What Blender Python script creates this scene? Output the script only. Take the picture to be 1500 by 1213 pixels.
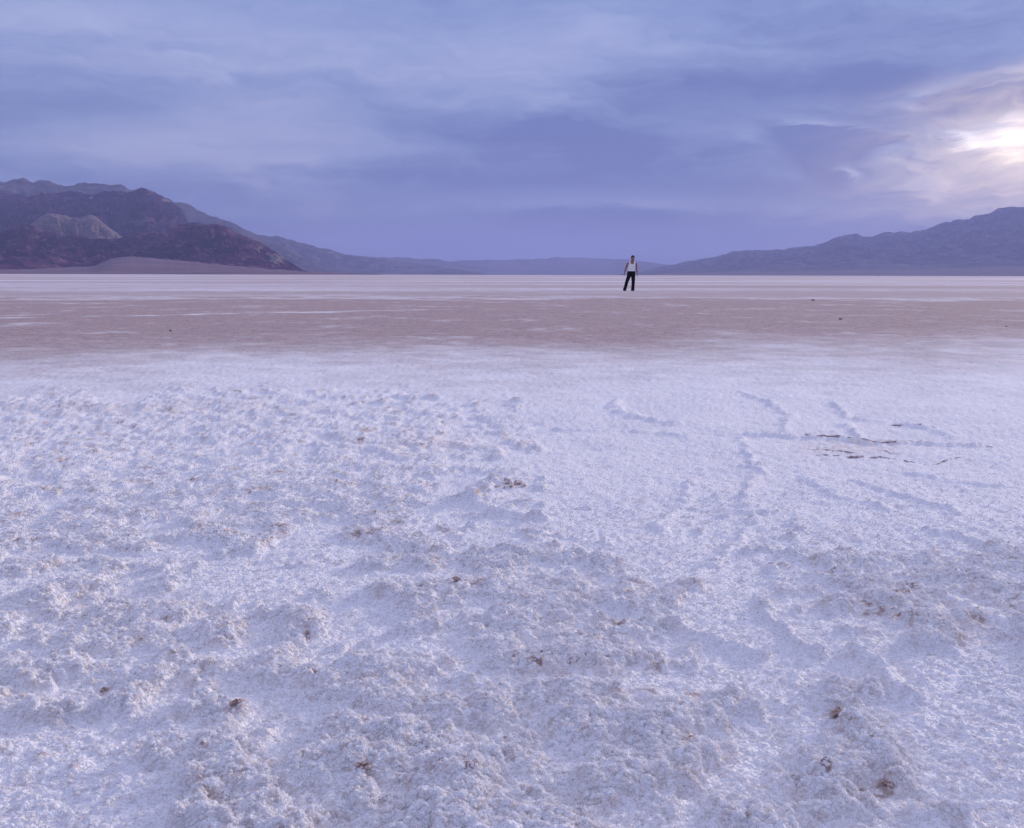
import bpy, bmesh, math, random
import numpy as np
from mathutils import Vector, Matrix

# ------------------------------------------------------------------ camera, sky, sun, exposure
for o in list(bpy.data.objects):
    bpy.data.objects.remove(o)
scene = bpy.context.scene
col = scene.collection
R = math.radians

PW, PH, F = 1500.0, 1213.0, 1400.0          # photograph size and focal length in its pixels
CAM_H = 0.80
PITCH = math.atan((606.5 - 402.6) / F)      # looking slightly down
ROLL = R(0.14)

cam_data = bpy.data.cameras.new('camera')
cam = bpy.data.objects.new('camera', cam_data)
col.objects.link(cam)
cam_data.sensor_fit = 'HORIZONTAL'
cam_data.sensor_width = 36.0
cam_data.lens = 36.0 * F / PW
cam_data.clip_start = 0.05
cam_data.clip_end = 400000.0
cam.location = (0, 0, CAM_H)
CAM_M = Matrix.Rotation(math.pi / 2 - PITCH, 3, 'X') @ Matrix.Rotation(ROLL, 3, 'Z')
cam.rotation_euler = CAM_M.to_euler()
scene.camera = cam

SUN_AZ, SUN_EL = R(50.0), R(15.0)           # to the right of the view, low behind the cloud
vs = scene.view_settings
vs.view_transform = 'Standard'
vs.look = 'None'
vs.exposure = 0.15
vs.gamma = 1.0
vs.use_curve_mapping = False

def ray(px, py):
    v = Vector(((px - PW / 2) / F, -(py - PH / 2) / F, -1.0))
    return (CAM_M @ v).normalized()
def az_el(px, py):
    d = ray(px, py)
    return math.atan2(d.x, d.y), math.asin(d.z)
def on_ground(px, py):
    d = ray(px, py)
    t = -CAM_H / d.z
    return d.x * t, d.y * t

# ---- node helpers
class S:
    """a scalar socket with arithmetic"""
    def __init__(s, nt, sock): s.nt, s.k = nt, sock
    def _m(s, op, *a):
        n = s.nt.nodes.new('ShaderNodeMath'); n.operation = op
        for i, v in enumerate((s,) + a):
            if isinstance(v, S): s.nt.links.new(v.k, n.inputs[i])
            else: n.inputs[i].default_value = v
        return S(s.nt, n.outputs[0])
    def __add__(s, o): return s._m('ADD', o)
    __radd__ = __add__
    def __sub__(s, o): return s._m('SUBTRACT', o)
    def __rsub__(s, o): return (s * -1.0) + o
    def __mul__(s, o): return s._m('MULTIPLY', o)
    __rmul__ = __mul__
    def __truediv__(s, o): return s._m('DIVIDE', o)
    def pow(s, e): return s._m('POWER', e)
    def clamp(s):
        r = s._m('ADD', 0.0); r.k.node.use_clamp = True; return r
    def exp(s): return s._m('EXPONENT')
    def smooth(s, a, b, lo=0.0, hi=1.0):
        n = s.nt.nodes.new('ShaderNodeMapRange'); n.interpolation_type = 'SMOOTHSTEP'
        s.nt.links.new(s.k, n.inputs[0])
        for i, v in zip((1, 2, 3, 4), (a, b, lo, hi)): n.inputs[i].default_value = v
        return S(s.nt, n.outputs[0])
def vec(nt, x, y, z):
    n = nt.nodes.new('ShaderNodeCombineXYZ')
    for i, v in enumerate((x, y, z)):
        if isinstance(v, S): nt.links.new(v.k, n.inputs[i])
        else: n.inputs[i].default_value = v
    return n.outputs[0]
def noise(nt, vector, scale, detail=4.0, rough=0.55, dist=0.0):
    n = nt.nodes.new('ShaderNodeTexNoise')
    nt.links.new(vector, n.inputs['Vector'])
    n.inputs['Scale'].default_value = scale; n.inputs['Detail'].default_value = detail
    n.inputs['Roughness'].default_value = rough; n.inputs['Distortion'].default_value = dist
    return S(nt, n.outputs[0])
def mixc(nt, fac, a, b, blend='MIX'):
    n = nt.nodes.new('ShaderNodeMix'); n.data_type = 'RGBA'; n.blend_type = blend
    n.clamp_factor = True
    for i, v in ((0, fac), (6, a), (7, b)):
        if isinstance(v, S): nt.links.new(v.k, n.inputs[i])
        elif isinstance(v, bpy.types.NodeSocket): nt.links.new(v, n.inputs[i])
        elif isinstance(v, (tuple, list)): n.inputs[i].default_value = (*v, 1.0)
        else: n.inputs[i].default_value = v
    return n.outputs[2]

# ---- world: Nishita daylight veiled by a layered evening cloud deck
world = bpy.data.worlds.new('World')
scene.world = world
world.use_nodes = True
world.cycles.sampling_method = 'MANUAL'
world.cycles.sample_map_resolution = 512
nt = world.node_tree
nt.nodes.clear()
sky = nt.nodes.new('ShaderNodeTexSky')
sky.sky_type = 'NISHITA'; sky.sun_disc = False
sky.sun_elevation = SUN_EL; sky.sun_rotation = SUN_AZ
tc = nt.nodes.new('ShaderNodeTexCoord')
sep = nt.nodes.new('ShaderNodeSeparateXYZ')
nt.links.new(tc.outputs['Generated'], sep.inputs[0])
dx, dy, dz = (S(nt, sep.outputs[i]) for i in range(3))
az = dx._m('ARCTAN2', dy)
el = dz._m('ARCSINE')
up = dz._m('MAXIMUM', 0.0)
def noise2(vector, detail, rough, dist=0.0):
    n = nt.nodes.new('ShaderNodeTexNoise'); n.noise_dimensions = '2D'
    nt.links.new(vector, n.inputs['Vector']); n.inputs['Scale'].default_value = 1.0
    n.inputs['Detail'].default_value = detail; n.inputs['Roughness'].default_value = rough; n.inputs['Distortion'].default_value = dist
    return n
# cloud deck seen in perspective: coordinates on a plane overhead
px_ = dx / (up + 0.10); py_ = dy / (up + 0.10)
n_big = S(nt, noise2(vec(nt, px_ * 0.6 + 3.1, py_ * 1.0, 0.0), 5.0, 0.48, 0.4).outputs[0])
# streaks along the horizon; the colour output also bends the cloud patches
w2n = noise2(vec(nt, az * 9.0, el * 20.0, 0.0), 3.0, 0.55)
w2 = S(nt, w2n.outputs[0])
n_str = S(nt, noise2(vec(nt, az * 4.0 + w2 * 1.0, el * 30.0 + az * 2.0 + w2 * 1.4, 0.0), 6.0, 0.56).outputs[0])
n_fin = S(nt, noise2(vec(nt, az * 20.0 + w2 * 2.0, el * 85.0 + w2 * 4.0, 0.0), 4.0, 0.6).outputs[0])
wa = az + (w2 - 0.5) * 0.05 + (n_fin - 0.5) * 0.02
we = el + (n_str - 0.5) * 0.035 + (n_fin - 0.5) * 0.012
wv = vec(nt, wa, we, 0.0)
def blob(px, py, rx, ry, rot=0.0):
    """a soft cloud patch at the direction of photo pixel (px, py); radii in photo pixels"""
    a0, e0 = az_el(px, py)
    mp = nt.nodes.new('ShaderNodeMapping'); mp.vector_type = 'TEXTURE'
    mp.inputs['Location'].default_value = (a0, e0, 0)
    mp.inputs['Rotation'].default_value = (0, 0, R(rot))
    mp.inputs['Scale'].default_value = (2.0 * rx / F, 2.0 * ry / F, 1)
    nt.links.new(wv, mp.inputs['Vector'])
    g = nt.nodes.new('ShaderNodeTexGradient'); g.gradient_type = 'QUADRATIC_SPHERE'
    nt.links.new(mp.outputs[0], g.inputs[0])
    return S(nt, g.outputs[1])
def madd(a, f, acc):
    return a._m('MULTIPLY_ADD', f, acc)
t = 0.47 + (n_big - 0.5) * 0.8 + (n_str - 0.5) * (1.25 - up * 2.6) + (n_fin - 0.5) * 0.28
for (bx, by, rx, ry, rot, amp) in (
        (880, 235, 230, 60, 0, -0.55), (1000, 245, 130, 26, -4, -0.30), (860, 190, 200, 18, 0, -0.25),
        (640, 265, 160, 45, 5, -0.20), (890, 322, 150, 13, 0, -0.75), (840, 345, 110, 11, 0, -0.40),
        (900, 300, 220, 14, 0, 0.50), (1050, 365, 260, 22, 0, 0.20),
        (1030, 120, 260, 42, 6, -0.35), (1330, 110, 260, 55, 8, -0.35), (1440, 150, 150, 22, 6, -0.55),
        (250, 205, 190, 32, 4, 0.50), (420, 238, 120, 16, 6, 0.45), (400, 60, 420, 70, 0, 0.30),
        (60, 20, 260, 40, 0, 0.35), (860, 40, 170, 60, 20, 0.25), (220, 120, 330, 26, 3, -0.20),
        (1100, 190, 120, 30, 0, 0.30), (1190, 310, 120, 14, 0, 0.40),
        (1200, 203, 54, 18, -8, -1.8), (1212, 246, 42, 18, -22, -1.8), (1265, 212, 36, 10, 0, -1.3),
        (1205, 186, 50, 7, -10, 1.2), (1243, 252, 18, 7, -38, 2.0), (1375, 265, 28, 10, 0, 2.2),
        (1376, 287, 12, 5, 0, 1.0), (1352, 142, 42, 9, 14, 0.7), (1290, 222, 34, 7, 0, 0.8)):
    t = madd(blob(bx, by, rx, ry, rot), amp, t)
tcl = t.clamp()
ramp = nt.nodes.new('ShaderNodeValToRGB')
nt.links.new(tcl.k, ramp.inputs[0])
cr = ramp.color_ramp
cr.elements[0].position = 0.0; cr.elements[0].color = (0.110, 0.158, 0.385, 1)
cr.elements[1].position = 1.0; cr.elements[1].color = (0.40, 0.445, 0.665, 1)
e = cr.elements.new(0.45); e.color = (0.210, 0.276, 0.515, 1)
# brighter and a little greyer towards the zenith, as overcast skies are
f_el = (1.0 + up * 1.3) / 1.17
n = nt.nodes.new('ShaderNodeVectorMath'); n.operation = 'SCALE'
nt.links.new(mixc(nt, up.smooth(0.25, 0.8), ramp.outputs[0], (0.360, 0.384, 0.615)), n.inputs[0])
nt.links.new(f_el.k, n.inputs['Scale'])
c = n.outputs[0]
# the opening round the hidden sun
sa, se = az_el(1492, 212)
ga = (az - sa); ge = (el - se)
g_q = ga * ga + ge * ge
veil = (0.58 + (n_str - 0.5) * 1.4 + (n_fin - 0.5) * 1.2).clamp()
lid = (el - az * 0.10 + (w2 - 0.5) * 0.03 + (n_fin - 0.5) * 0.012).smooth(R(10.3) - 0.0486, R(11.3) - 0.0486, 1.0, 0.0)
glow1 = (g_q * -(F / 30.0) ** 2).exp() * (0.55 + lid * 0.45)
glow2 = (g_q * -(F / 150.0) ** 2).exp() * lid
def addc(a, col_, fac):
    m = nt.nodes.new('ShaderNodeVectorMath'); m.operation = 'SCALE'
    m.inputs[0].default_value = col_
    nt.links.new(fac.k, m.inputs['Scale'])
    s = nt.nodes.new('ShaderNodeVectorMath'); s.operation = 'ADD'
    nt.links.new(a, s.inputs[0]); nt.links.new(m.outputs[0], s.inputs[1])
    return s.outputs[0]
c = addc(c, (0.46, 0.31, 0.13), blob(1500, 235, 240, 90, 12) * lid * (veil + 0.3))
c = addc(c, (0.50, 0.36, 0.17), glow2 * veil)
c = addc(c, (1.0, 0.82, 0.52), glow1 * (veil * 1.0 + 0.15))
for (bx, by, rx, ry, rot, amp) in ((1425, 205, 28, 7, -14, 0.9), (1470, 196, 28, 6, 4, 0.8), (1480, 178, 55, 6, 10, 0.4)):
    c = addc(c, (1.0, 0.90, 0.78), blob(bx, by, rx, ry, rot) * amp)
# the daylight sky shows faintly through the deck
m1 = nt.nodes.new('ShaderNodeVectorMath'); m1.operation = 'SCALE'
nt.links.new(c, m1.inputs[0]); m1.inputs['Scale'].default_value = 10.0
final = mixc(nt, 0.95, sky.outputs[0], m1.outputs[0])
bg = nt.nodes.new('ShaderNodeBackground')
nt.links.new(final, bg.inputs['Color'])
bg.inputs['Strength'].default_value = 0.1
wo = nt.nodes.new('ShaderNodeOutputWorld')
nt.links.new(bg.outputs[0], wo.inputs[0])

sun_d = bpy.data.lights.new('sun', 'SUN')
sun_d.energy = 3.0
sun_d.angle = R(12)
sun_d.color = (1.0, 0.87, 0.78)
sun = bpy.data.objects.new('sun', sun_d)
col.objects.link(sun)
sd = Vector((math.sin(SUN_AZ) * math.cos(SUN_EL), math.cos(SUN_AZ) * math.cos(SUN_EL), math.sin(SUN_EL)))
sun.rotation_euler = (-sd).to_track_quat('-Z', 'Y').to_euler()
sun.location = (30, 60, 30)

scene.render.engine = 'CYCLES'
scene.cycles.use_denoising = True
scene.cycles.max_bounces = 12
scene.cycles.diffuse_bounces = 10
scene.cycles.volume_bounces = 1

# ------------------------------------------------------------------ numpy noise
_rng = np.random.RandomState(7)
PERM = np.tile(_rng.permutation(4096), 2).astype(np.int32)
GA = _rng.rand(4096) * 2 * np.pi
GX, GY = np.cos(GA).astype(np.float32), np.sin(GA).astype(np.float32)
JX, JY, JR = (_rng.rand(4096).astype(np.float32) for _ in range(3))
def _h(ix, iy, seed):
    return PERM[(PERM[(ix + seed * 131) & 4095] + iy) & 4095]
def pn(x, y, seed=0):
    fx0, fy0 = np.floor(x), np.floor(y)
    ix, iy = fx0.astype(np.int32), fy0.astype(np.int32)
    fx, fy = (x - fx0).astype(np.float32), (y - fy0).astype(np.float32)
    u = fx * fx * fx * (fx * (fx * 6 - 15) + 10); v = fy * fy * fy * (fy * (fy * 6 - 15) + 10)
    def g(a, b):
        k = _h(ix + a, iy + b, seed)
        return GX[k] * (fx - a) + GY[k] * (fy - b)
    n00, n10, n01, n11 = g(0, 0), g(1, 0), g(0, 1), g(1, 1)
    a = n00 + u * (n10 - n00); b = n01 + u * (n11 - n01)
    return 1.5 * (a + v * (b - a))
def fbm(x, y, o=4, seed=0, gain=0.5):
    s = 0; a = 1.0
    for i in range(o):
        s = s + a * pn(x * 2.03 ** i + 17.3 * i, y * 2.03 ** i - 9.1 * i, seed + i); a *= gain
    return s
def ridged(x, y, o=5, seed=0, gain=0.5):
    s = 0; a = 1.0; w = 1.0; tot = 0
    for i in range(o):
        r = (1 - np.abs(pn(x * 2.07 ** i + 5.3 * i, y * 2.07 ** i + 3.7 * i, seed + i))) ** 2
        s = s + a * r * w; w = np.clip(r * 1.4, 0, 1); tot += a; a *= gain
    return s / tot
def dome(x, y, cell, seed=0, fill=0.80):
    """rounded knobs, one per jittered cell"""
    x = x / cell; y = y / cell
    ix, iy = np.floor(x).astype(np.int32), np.floor(y).astype(np.int32)
    best = np.zeros(x.shape, np.float32)
    for a in (-1, 0, 1):
        for b in (-1, 0, 1):
            k = _h(ix + a, iy + b, seed)
            ddx = (ix + a + JX[k]) - x; ddy = (iy + b + JY[k]) - y
            rr = fill * (0.45 + 0.55 * JR[k])
            q = 1 - (ddx * ddx + ddy * ddy) / (rr * rr)
            best = np.maximum(best, np.sqrt(np.clip(q, 0, 1)) * (0.45 + 0.55 * JR[k]))
    return best
def sst(x, a, b):
    t_ = np.clip((x - a) / (b - a), 0, 1)
    return t_ * t_ * (3 - 2 * t_)

# ------------------------------------------------------------------ material helpers
def new_mat(name, rough=0.9, spec=0.2):
    m = bpy.data.materials.new(name); m.use_nodes = True
    b = m.node_tree.nodes['Principled BSDF']
    b.inputs['Roughness'].default_value = rough
    b.inputs['Specular IOR Level'].default_value = spec
    return m, m.node_tree, b
def position(nt):
    g = nt.nodes.new('ShaderNodeNewGeometry')
    s = nt.nodes.new('ShaderNodeSeparateXYZ')
    nt.links.new(g.outputs['Position'], s.inputs[0])
    return g.outputs['Position'], S(nt, s.outputs[0]), S(nt, s.outputs[1]), S(nt, s.outputs[2])
def attr(nt, name):
    a = nt.nodes.new('ShaderNodeAttribute'); a.attribute_name = name
    return S(nt, a.outputs['Fac'])
def bump(nt, b, h, strength, distance):
    n = nt.nodes.new('ShaderNodeBump')
    n.inputs['Strength'].default_value = strength; n.inputs['Distance'].default_value = distance
    nt.links.new(h.k, n.inputs['Height'])
    nt.links.new(n.outputs[0], b.inputs['Normal'])
    return n
def plain_mat(name, c1, c2, scale, rough=0.9, spec=0.15, bump_d=0.0):
    m, nt, b = new_mat(name, rough, spec)
    tcn = nt.nodes.new('ShaderNodeTexCoord')
    n_ = noise(nt, tcn.outputs['Object'], scale, 5.0)
    nt.links.new(mixc(nt, n_.smooth(0.35, 0.65), c1, c2), b.inputs['Base Color'])
    if bump_d: bump(nt, b, n_, 0.7, bump_d)
    return m
def tag(o, label, cat=None, group=None, kind=None):
    o['label'] = label
    if cat: o['category'] = cat
    if group: o['group'] = group
    if kind: o['kind'] = kind
    return o
def grid_mesh(name, X, Y, Z, wrap=False, attrs=None):
    nr, nc = X.shape
    me = bpy.data.meshes.new(name)
    co = np.stack([X, Y, Z], -1).reshape(-1, 3).astype(np.float32)
    i = np.arange(nr - 1)[:, None]; j = np.arange(nc if wrap else nc - 1)[None, :]
    j2 = (j + 1) % nc
    q = np.stack([i * nc + j, i * nc + j2, (i + 1) * nc + j2, (i + 1) * nc + j], -1).reshape(-1, 4)
    me.vertices.add(len(co)); me.vertices.foreach_set('co', co.ravel())
    me.loops.add(q.size); me.loops.foreach_set('vertex_index', q.ravel().astype(np.int32))
    me.polygons.add(len(q)); me.polygons.foreach_set('loop_start', (np.arange(len(q)) * 4).astype(np.int32))
    me.polygons.foreach_set('use_smooth', np.ones(len(q), bool))
    for k, v in (attrs or {}).items():
        at = me.attributes.new(k, 'FLOAT', 'POINT')
        at.data.foreach_set('value', v.ravel().astype(np.float32))
    me.update(calc_edges=True); me.validate()
    o = bpy.data.objects.new(name, me); col.objects.link(o)
    return o

# ------------------------------------------------------------------ the salt flat
_Minv = np.array(CAM_M.transposed())
def to_px(x, y):
    """ground point -> photo pixel, used to look up how rough the crust is there"""
    p = np.stack([x, y, np.full_like(x, -CAM_H)], 0).reshape(3, -1)
    q = _Minv @ p
    w = np.maximum(-q[2], 0.05)
    return (PW / 2 + F * q[0] / w).reshape(x.shape), (PH / 2 - F * q[1] / w).reshape(x.shape)
ROUGH = [  # where the crust is knobbly (1) or smooth (0)
    (-300, 600, .8), (0, 560, .12), (0, 600, .75), (60, 650, .85), (100, 720, .75), (0, 800, .75), (150, 800, .6), (300, 600, .8), (330, 680, .8),
    (350, 760, .85), (560, 590, .55), (560, 640, .85), (560, 720, .8), (600, 780, .75), (720, 640, .55), (740, 710, .45), (700, 760, .35),
    (850, 620, .15), (900, 700, .12), (960, 780, .12), (860, 800, .3), (700, 540, .05), (200, 530, .05), (1200, 540, .1),
    (1100, 620, .12), (1090, 740, .3), (1080, 800, .35), (1250, 680, .12), (1300, 760, .1), (1450, 720, .15), (1650, 700, .15), (1180, 850, .55), (1280, 870, .75),
    (1400, 900, .7), (1480, 910, .7), (1220, 960, .08), (1130, 930, .12), (1400, 1010, .08), (1500, 1130, .12), (1420, 1110, .15), (1050, 950, .3),
    (1230, 1070, .7), (1280, 1150, .7), (1100, 1130, .6), (1100, 1030, .4), (1350, 1220, .45), (560, 920, .15), (420, 840, .2), (250, 840, .4), (240, 940, .8),
    (420, 950, .7), (640, 870, .7), (780, 860, .85), (900, 880, .8), (960, 960, .75), (800, 980, .85), (650, 990, .75), (500, 1010, .6), (130, 1010, .6),
    (60, 900, .6), (0, 1000, .6), (100, 1130, .15), (200, 1190, .12), (320, 1150, .95), (300, 1050, .6), (460, 1100, .5), (530, 1150, .8), (650, 1090, .85),
    (770, 1080, .6), (900, 1100, .95), (830, 1170, .85), (960, 1050, .7), (1000, 1170, .45), (700, 1200, .7), (500, 1230, .6)]
_RC = np.array(ROUGH, float)
def rough_mask(x, y):
    u, v = to_px(x, y)
    u = np.clip(u, -900, 2400); v = np.clip(v, 380, 1500)
    num = np.zeros(x.shape); den = np.full(x.shape, 1e-6); num += 1e-6 * 0.4
    for (cu, cv, r) in _RC:
        k = 75.0 * (0.35 + 0.65 * (cv - 402) / 811.0)     # px: shrinks with distance
        w = np.exp(-((u - cu) / (k * 1.25)) ** 2 - ((v - cv) / (k * 0.85)) ** 2)
        num += w * r; den += w
    m = num / den
    m = m * sst(v, 545, 592)
    return np.where(y > 0.5, m, 0.4)
RIDGES = [  # low curved pressure ridges in the crust, as photo pixel paths, height in m, width in m
    ([(1085, 640), (1110, 690), (1095, 730), (1105, 765), (1075, 800), (1040, 830), (1000, 860)], 0.011, 0.03),
    ([(1110, 880), (1135, 915), (1170, 945), (1200, 965)], 0.020, 0.020),
    ([(1250, 960), (1285, 985), (1310, 1015), (1345, 1040)], 0.022, 0.020),
    ([(1225, 592), (1245, 612), (1290, 618), (1350, 626), (1400, 640)], 0.017, 0.035), ([(1240, 622), (1262, 640)], 0.015, 0.03),
    ([(905, 585), (900, 602), (935, 612), (990, 622)], 0.018, 0.04), ([(1080, 575), (1130, 592), (1160, 612), (1150, 632)], 0.014, 0.035), ([(1020, 700), (1000, 740), (960, 775)], 0.010, 0.025), ([(1180, 700), (1230, 730), (1290, 745)], 0.009, 0.025), ([(1330, 690), (1400, 706), (1490, 716)], 0.010, 0.025), ([(1250, 706), (1330, 730), (1410, 757)], 0.014, 0.025),
    ([(1350, 777), (1430, 797), (1470, 812)], 0.014, 0.02), ([(690, 735), (720, 752), (790, 762)], 0.025, 0.025),
    ([(640, 812), (770, 818)], 0.015, 0.02), ([(820, 628), (920, 632), (1010, 640)], 0.015, 0.03),
    ([(1095, 638), (1180, 640), (1250, 646), (1330, 648), (1440, 655)], 0.022, 0.03),
    ([(1000, 925), (1050, 935), (1090, 955)], 0.018, 0.025), ([(1390, 880), (1430, 905), (1500, 930)], 0.02, 0.03),
]
STAINS = [(627, 862, 20), (668, 872, 14), (1226, 1058, 26), (1234, 1078, 22), (530, 1020, 20), (532, 1145, 26), (347, 1052, 20), (153, 1012, 16),
        (953, 1022, 16), (957, 984, 16), (1015, 1022, 16), (380, 744, 11), (415, 782, 10), (530, 790, 13), (556, 788, 11), (1432, 914, 16), (1300, 1158, 24), (1072, 1118, 18), (1276, 896, 13),
        (788, 985, 14), (910, 862, 12), (605, 632, 8), (530, 653, 8), (247, 602, 8), (740, 640, 8), (1195, 822, 14), (85, 828, 10), (240, 1080, 18), (770, 1170, 20), (495, 1205, 20), (5, 1100, 14)]
STAINS += [(1240 + 24 * k, 880 + 9 * k, 12) for k in range(8)] + [(820, 1000, 10), (700, 990, 9), (1330, 870, 12), (60, 1110, 14), (110, 1125, 14), (300, 1115, 14), (230, 1000, 12), (690, 1160, 16), (1210, 1150, 14), (1250, 1165, 18)]
CLODS = [(627, 860, 18), (668, 872, 12), (1227, 1060, 24), (530, 1018, 18), (532, 1145, 24), (347, 1050, 18), (1302, 1158, 20), (153, 1012, 14)]
def ridge_field(x, y):
    out = np.zeros(x.shape, np.float32)
    wx = x + 0.03 * fbm(x / 0.12, y / 0.12, 3, 61); wy = y + 0.03 * fbm(x / 0.12, y / 0.12, 3, 71)
    for path, h, w in RIDGES:
        pts = [on_ground(*p) for p in path]
        best = np.full(x.shape, 9.0)
        bxs = [p[0] for p in pts]; bys = [p[1] for p in pts]
        m = (wx > min(bxs) - .3) & (wx < max(bxs) + .3) & (wy > min(bys) - .3) & (wy < max(bys) + .3)
        if not m.any(): continue
        mx, my = wx[m], wy[m]; bb = np.full(mx.shape, 9.0)
        for (ax, ay), (cx, cy) in zip(pts[:-1], pts[1:]):
            ex, ey = cx - ax, cy - ay
            tt = np.clip(((mx - ax) * ex + (my - ay) * ey) / (ex * ex + ey * ey), 0, 1)
            bb = np.minimum(bb, np.hypot(mx - ax - tt * ex, my - ay - tt * ey))
        best[m] = bb
        out = np.maximum(out, 1.05 * h * np.exp(-(best / (0.85 * w)) ** 2))
    return out
def ground(x, y, want=False):
    x = np.asarray(x, float); y = np.asarray(y, float)
    d = np.hypot(x, y)
    near = 1 - sst(d, 8.0, 15.0)
    Z = np.zeros(x.shape); stain = np.zeros(x.shape); Rm = np.zeros(x.shape); patch = np.zeros(x.shape)
    far = d > 3.0
    # gentle swells everywhere within a few hundred metres
    Z += 0.012 * fbm(x / 1.1, y / 1.1, 3, 3) * (1 - sst(d, 60, 200))
    Z += 0.006 * fbm(x / 0.30, y / 0.30, 3, 5) * (1 - sst(d, 20, 50))
    m = d < 15.0
    if m.any():
        xm, ym = x[m], y[m]; nm = near[m]
        r = rough_mask(xm, ym)
        wx = xm + 0.02 * fbm(xm / 0.05, ym / 0.05, 2, 21); wy = ym + 0.02 * fbm(xm / 0.05, ym / 0.05, 2, 31)
        p0 = fbm(xm / 0.17, ym / 0.17, 4, 11, 0.58)
        pt = sst(p0 + (r - 0.5) * np.where(r < 0.5, 2.8, 2.0), -0.20, 0.65) * sst(r, 0.03, 0.25)
        bil = 1 - np.abs(fbm(wx / 0.13, wy / 0.13, 3, 41)) * 1.3
        bigk = 0.64 + 0.50 * (1 - sst(np.hypot(xm, ym), 1.6, 3.4))
        z = pt * bigk * (0.004 + 0.010 * np.clip(bil, 0, 1) + 0.013 * np.clip(p0, -0.3, 1))
        z += pt * bigk * 0.009 * dome(wx, wy, 0.065, 2) + pt * 0.0058 * dome(wx, wy, 0.028, 3)
        z += (0.0042 + 0.0030 * pt) * dome(xm, ym, 0.016, 4) + (0.0026 + 0.0010 * pt) * pn(xm / 0.009, ym / 0.009, 9)
        z += (1 - pt) * 0.004 * fbm(xm / 0.05, ym / 0.05, 3, 15)
        rf = ridge_field(xm, ym)
        z += rf * (0.9 + 0.45 * fbm(xm / 0.09, ym / 0.09, 3, 81))
        Z[m] += z * nm
        st = sst(fbm(xm / 0.085, ym / 0.085, 4, 51, 0.6), 0.12, 0.95) * (0.25 + 0.75 * pt)
        st2 = sst(fbm(xm / 0.026, ym / 0.026, 3, 57, 0.65), 0.50, 0.85) * sst(fbm(xm / 0.28, ym / 0.28, 2, 59), -0.1, 0.35) * (0.15 + 0.85 * pt)
        uu, vv = to_px(xm, ym)
        sp = np.zeros(xm.shape)
        for (bu, bv, bw) in STAINS:
            q_ = ((uu - bu) / (bw * 0.95)) ** 2 + ((vv - bv) / (bw * 0.6)) ** 2
            k_ = q_ < 9
            if k_.any(): sp[k_] = np.maximum(sp[k_], np.exp(-q_[k_]))
        for (bu, bv, ru, rv, am) in ((1240, 655, 95, 10, .8), (1330, 880, 120, 30, .6), (250, 600, 300, 12, .45), (640, 655, 120, 14, .5), (1230, 1165, 90, 26, .7), (840, 990, 110, 30, .5), (150, 900, 200, 40, .4), (1440, 930, 60, 24, .6)):
            q_ = ((uu - bu) / ru) ** 2 + ((vv - bv) / rv) ** 2
            st = np.maximum(st, am * np.exp(-q_) * np.clip(0.55 + 1.2 * fbm(xm / 0.05, ym / 0.05, 3, 77), 0, 1))
        spn = fbm(xm / 0.022, ym / 0.022, 3, 67, 0.65)
        st2 = np.maximum(st2, 0.8 * sst(sp + 0.7 * spn, 0.25, 1.15))
        Z[m] += 0.005 * sp * (0.6 + 0.8 * dome(wx, wy, 0.02, 6)) * nm
        stain[m] = np.clip(0.66 * st + 0.80 * st2, 0, 1) * nm
        patch[m] = pt * nm
    return (Z, stain, patch) if want else Z

APEX = 1.2      # the mesh fans out from a point behind the camera, finest where the ground is near
dr = [0.0, 0.8, 1.4, 1.75]
d_ = 0.75
while d_ < 29000:
    dr.append(d_ + APEX)
    if d_ < 1.05: d_ += 0.012
    elif d_ < 6: d_ += 0.95 * d_ * d_ / 803
    elif d_ < 60: d_ *= 1.0060
    else: d_ *= 1.07
dr = np.array(dr)
a_f = np.radians(np.arange(-35.5, 35.51, 0.086))
a_c = np.radians(np.linspace(35.6, 324.4, 70)[1:-1])
aa = np.concatenate([a_f, a_c])
GXv = dr[:, None] * np.sin(aa)[None, :]
GYv = dr[:, None] * np.cos(aa)[None, :] - APEX
Zg, stg, ptg = ground(GXv, GYv, True)
salt_flat = grid_mesh('salt_flat', GXv, GYv, Zg, True, {'stain': stg, 'knobs': ptg})
tag(salt_flat, 'white salt crust flat with a pinkish brown mud band reaching to the mountains', 'ground', kind='structure')

m, nt, b = new_mat('salt_crust', 0.85, 0.25)
P, X_, Y_, Z_ = position(nt)
flat = vec(nt, X_, Y_, 0.0)
n10 = noise(nt, flat, 0.12, 5.0, 0.6)           # metres-scale patches
n3 = noise(nt, flat, 0.55, 5.0, 0.62)
n1 = noise(nt, flat, 2.6, 5.0, 0.62)
ngr = noise(nt, flat, 26.0, 3.0, 0.6)
yy = Y_ + (n10 - 0.5) * 10.0 + (n3 - 0.5) * 9.0 + (n1 - 0.5) * 5.0
near_edge = (yy - X_ * 0.22).smooth(5.8, 13.5)
far_edge = (yy + (n10 - 0.5) * 18.0).smooth(31.0, 37.0, 1.0, 0.0)
streak = ((n3 - 0.5) * 1.4 + (n1 - 0.5) * 0.9).smooth(0.05, 0.40, 1.0, 0.45)
mud = near_edge * far_edge * streak
# far playa: broad alternating bands of salt and damp mud
nf = noise(nt, vec(nt, X_ * 0.012, Y_ * 0.045, 4.0), 1.0, 6.0, 0.62)
nf2 = noise(nt, vec(nt, X_ * 0.0012, Y_ * 0.006, 7.0), 1.0, 6.0, 0.6)
far_mud = (nf * 0.6 + nf2 * 0.4 + (n3 - 0.5) * 0.22).smooth(0.38, 0.56) * (1.0 - far_edge) * 0.85
mudf = mud._m('MAXIMUM', far_mud)
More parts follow.
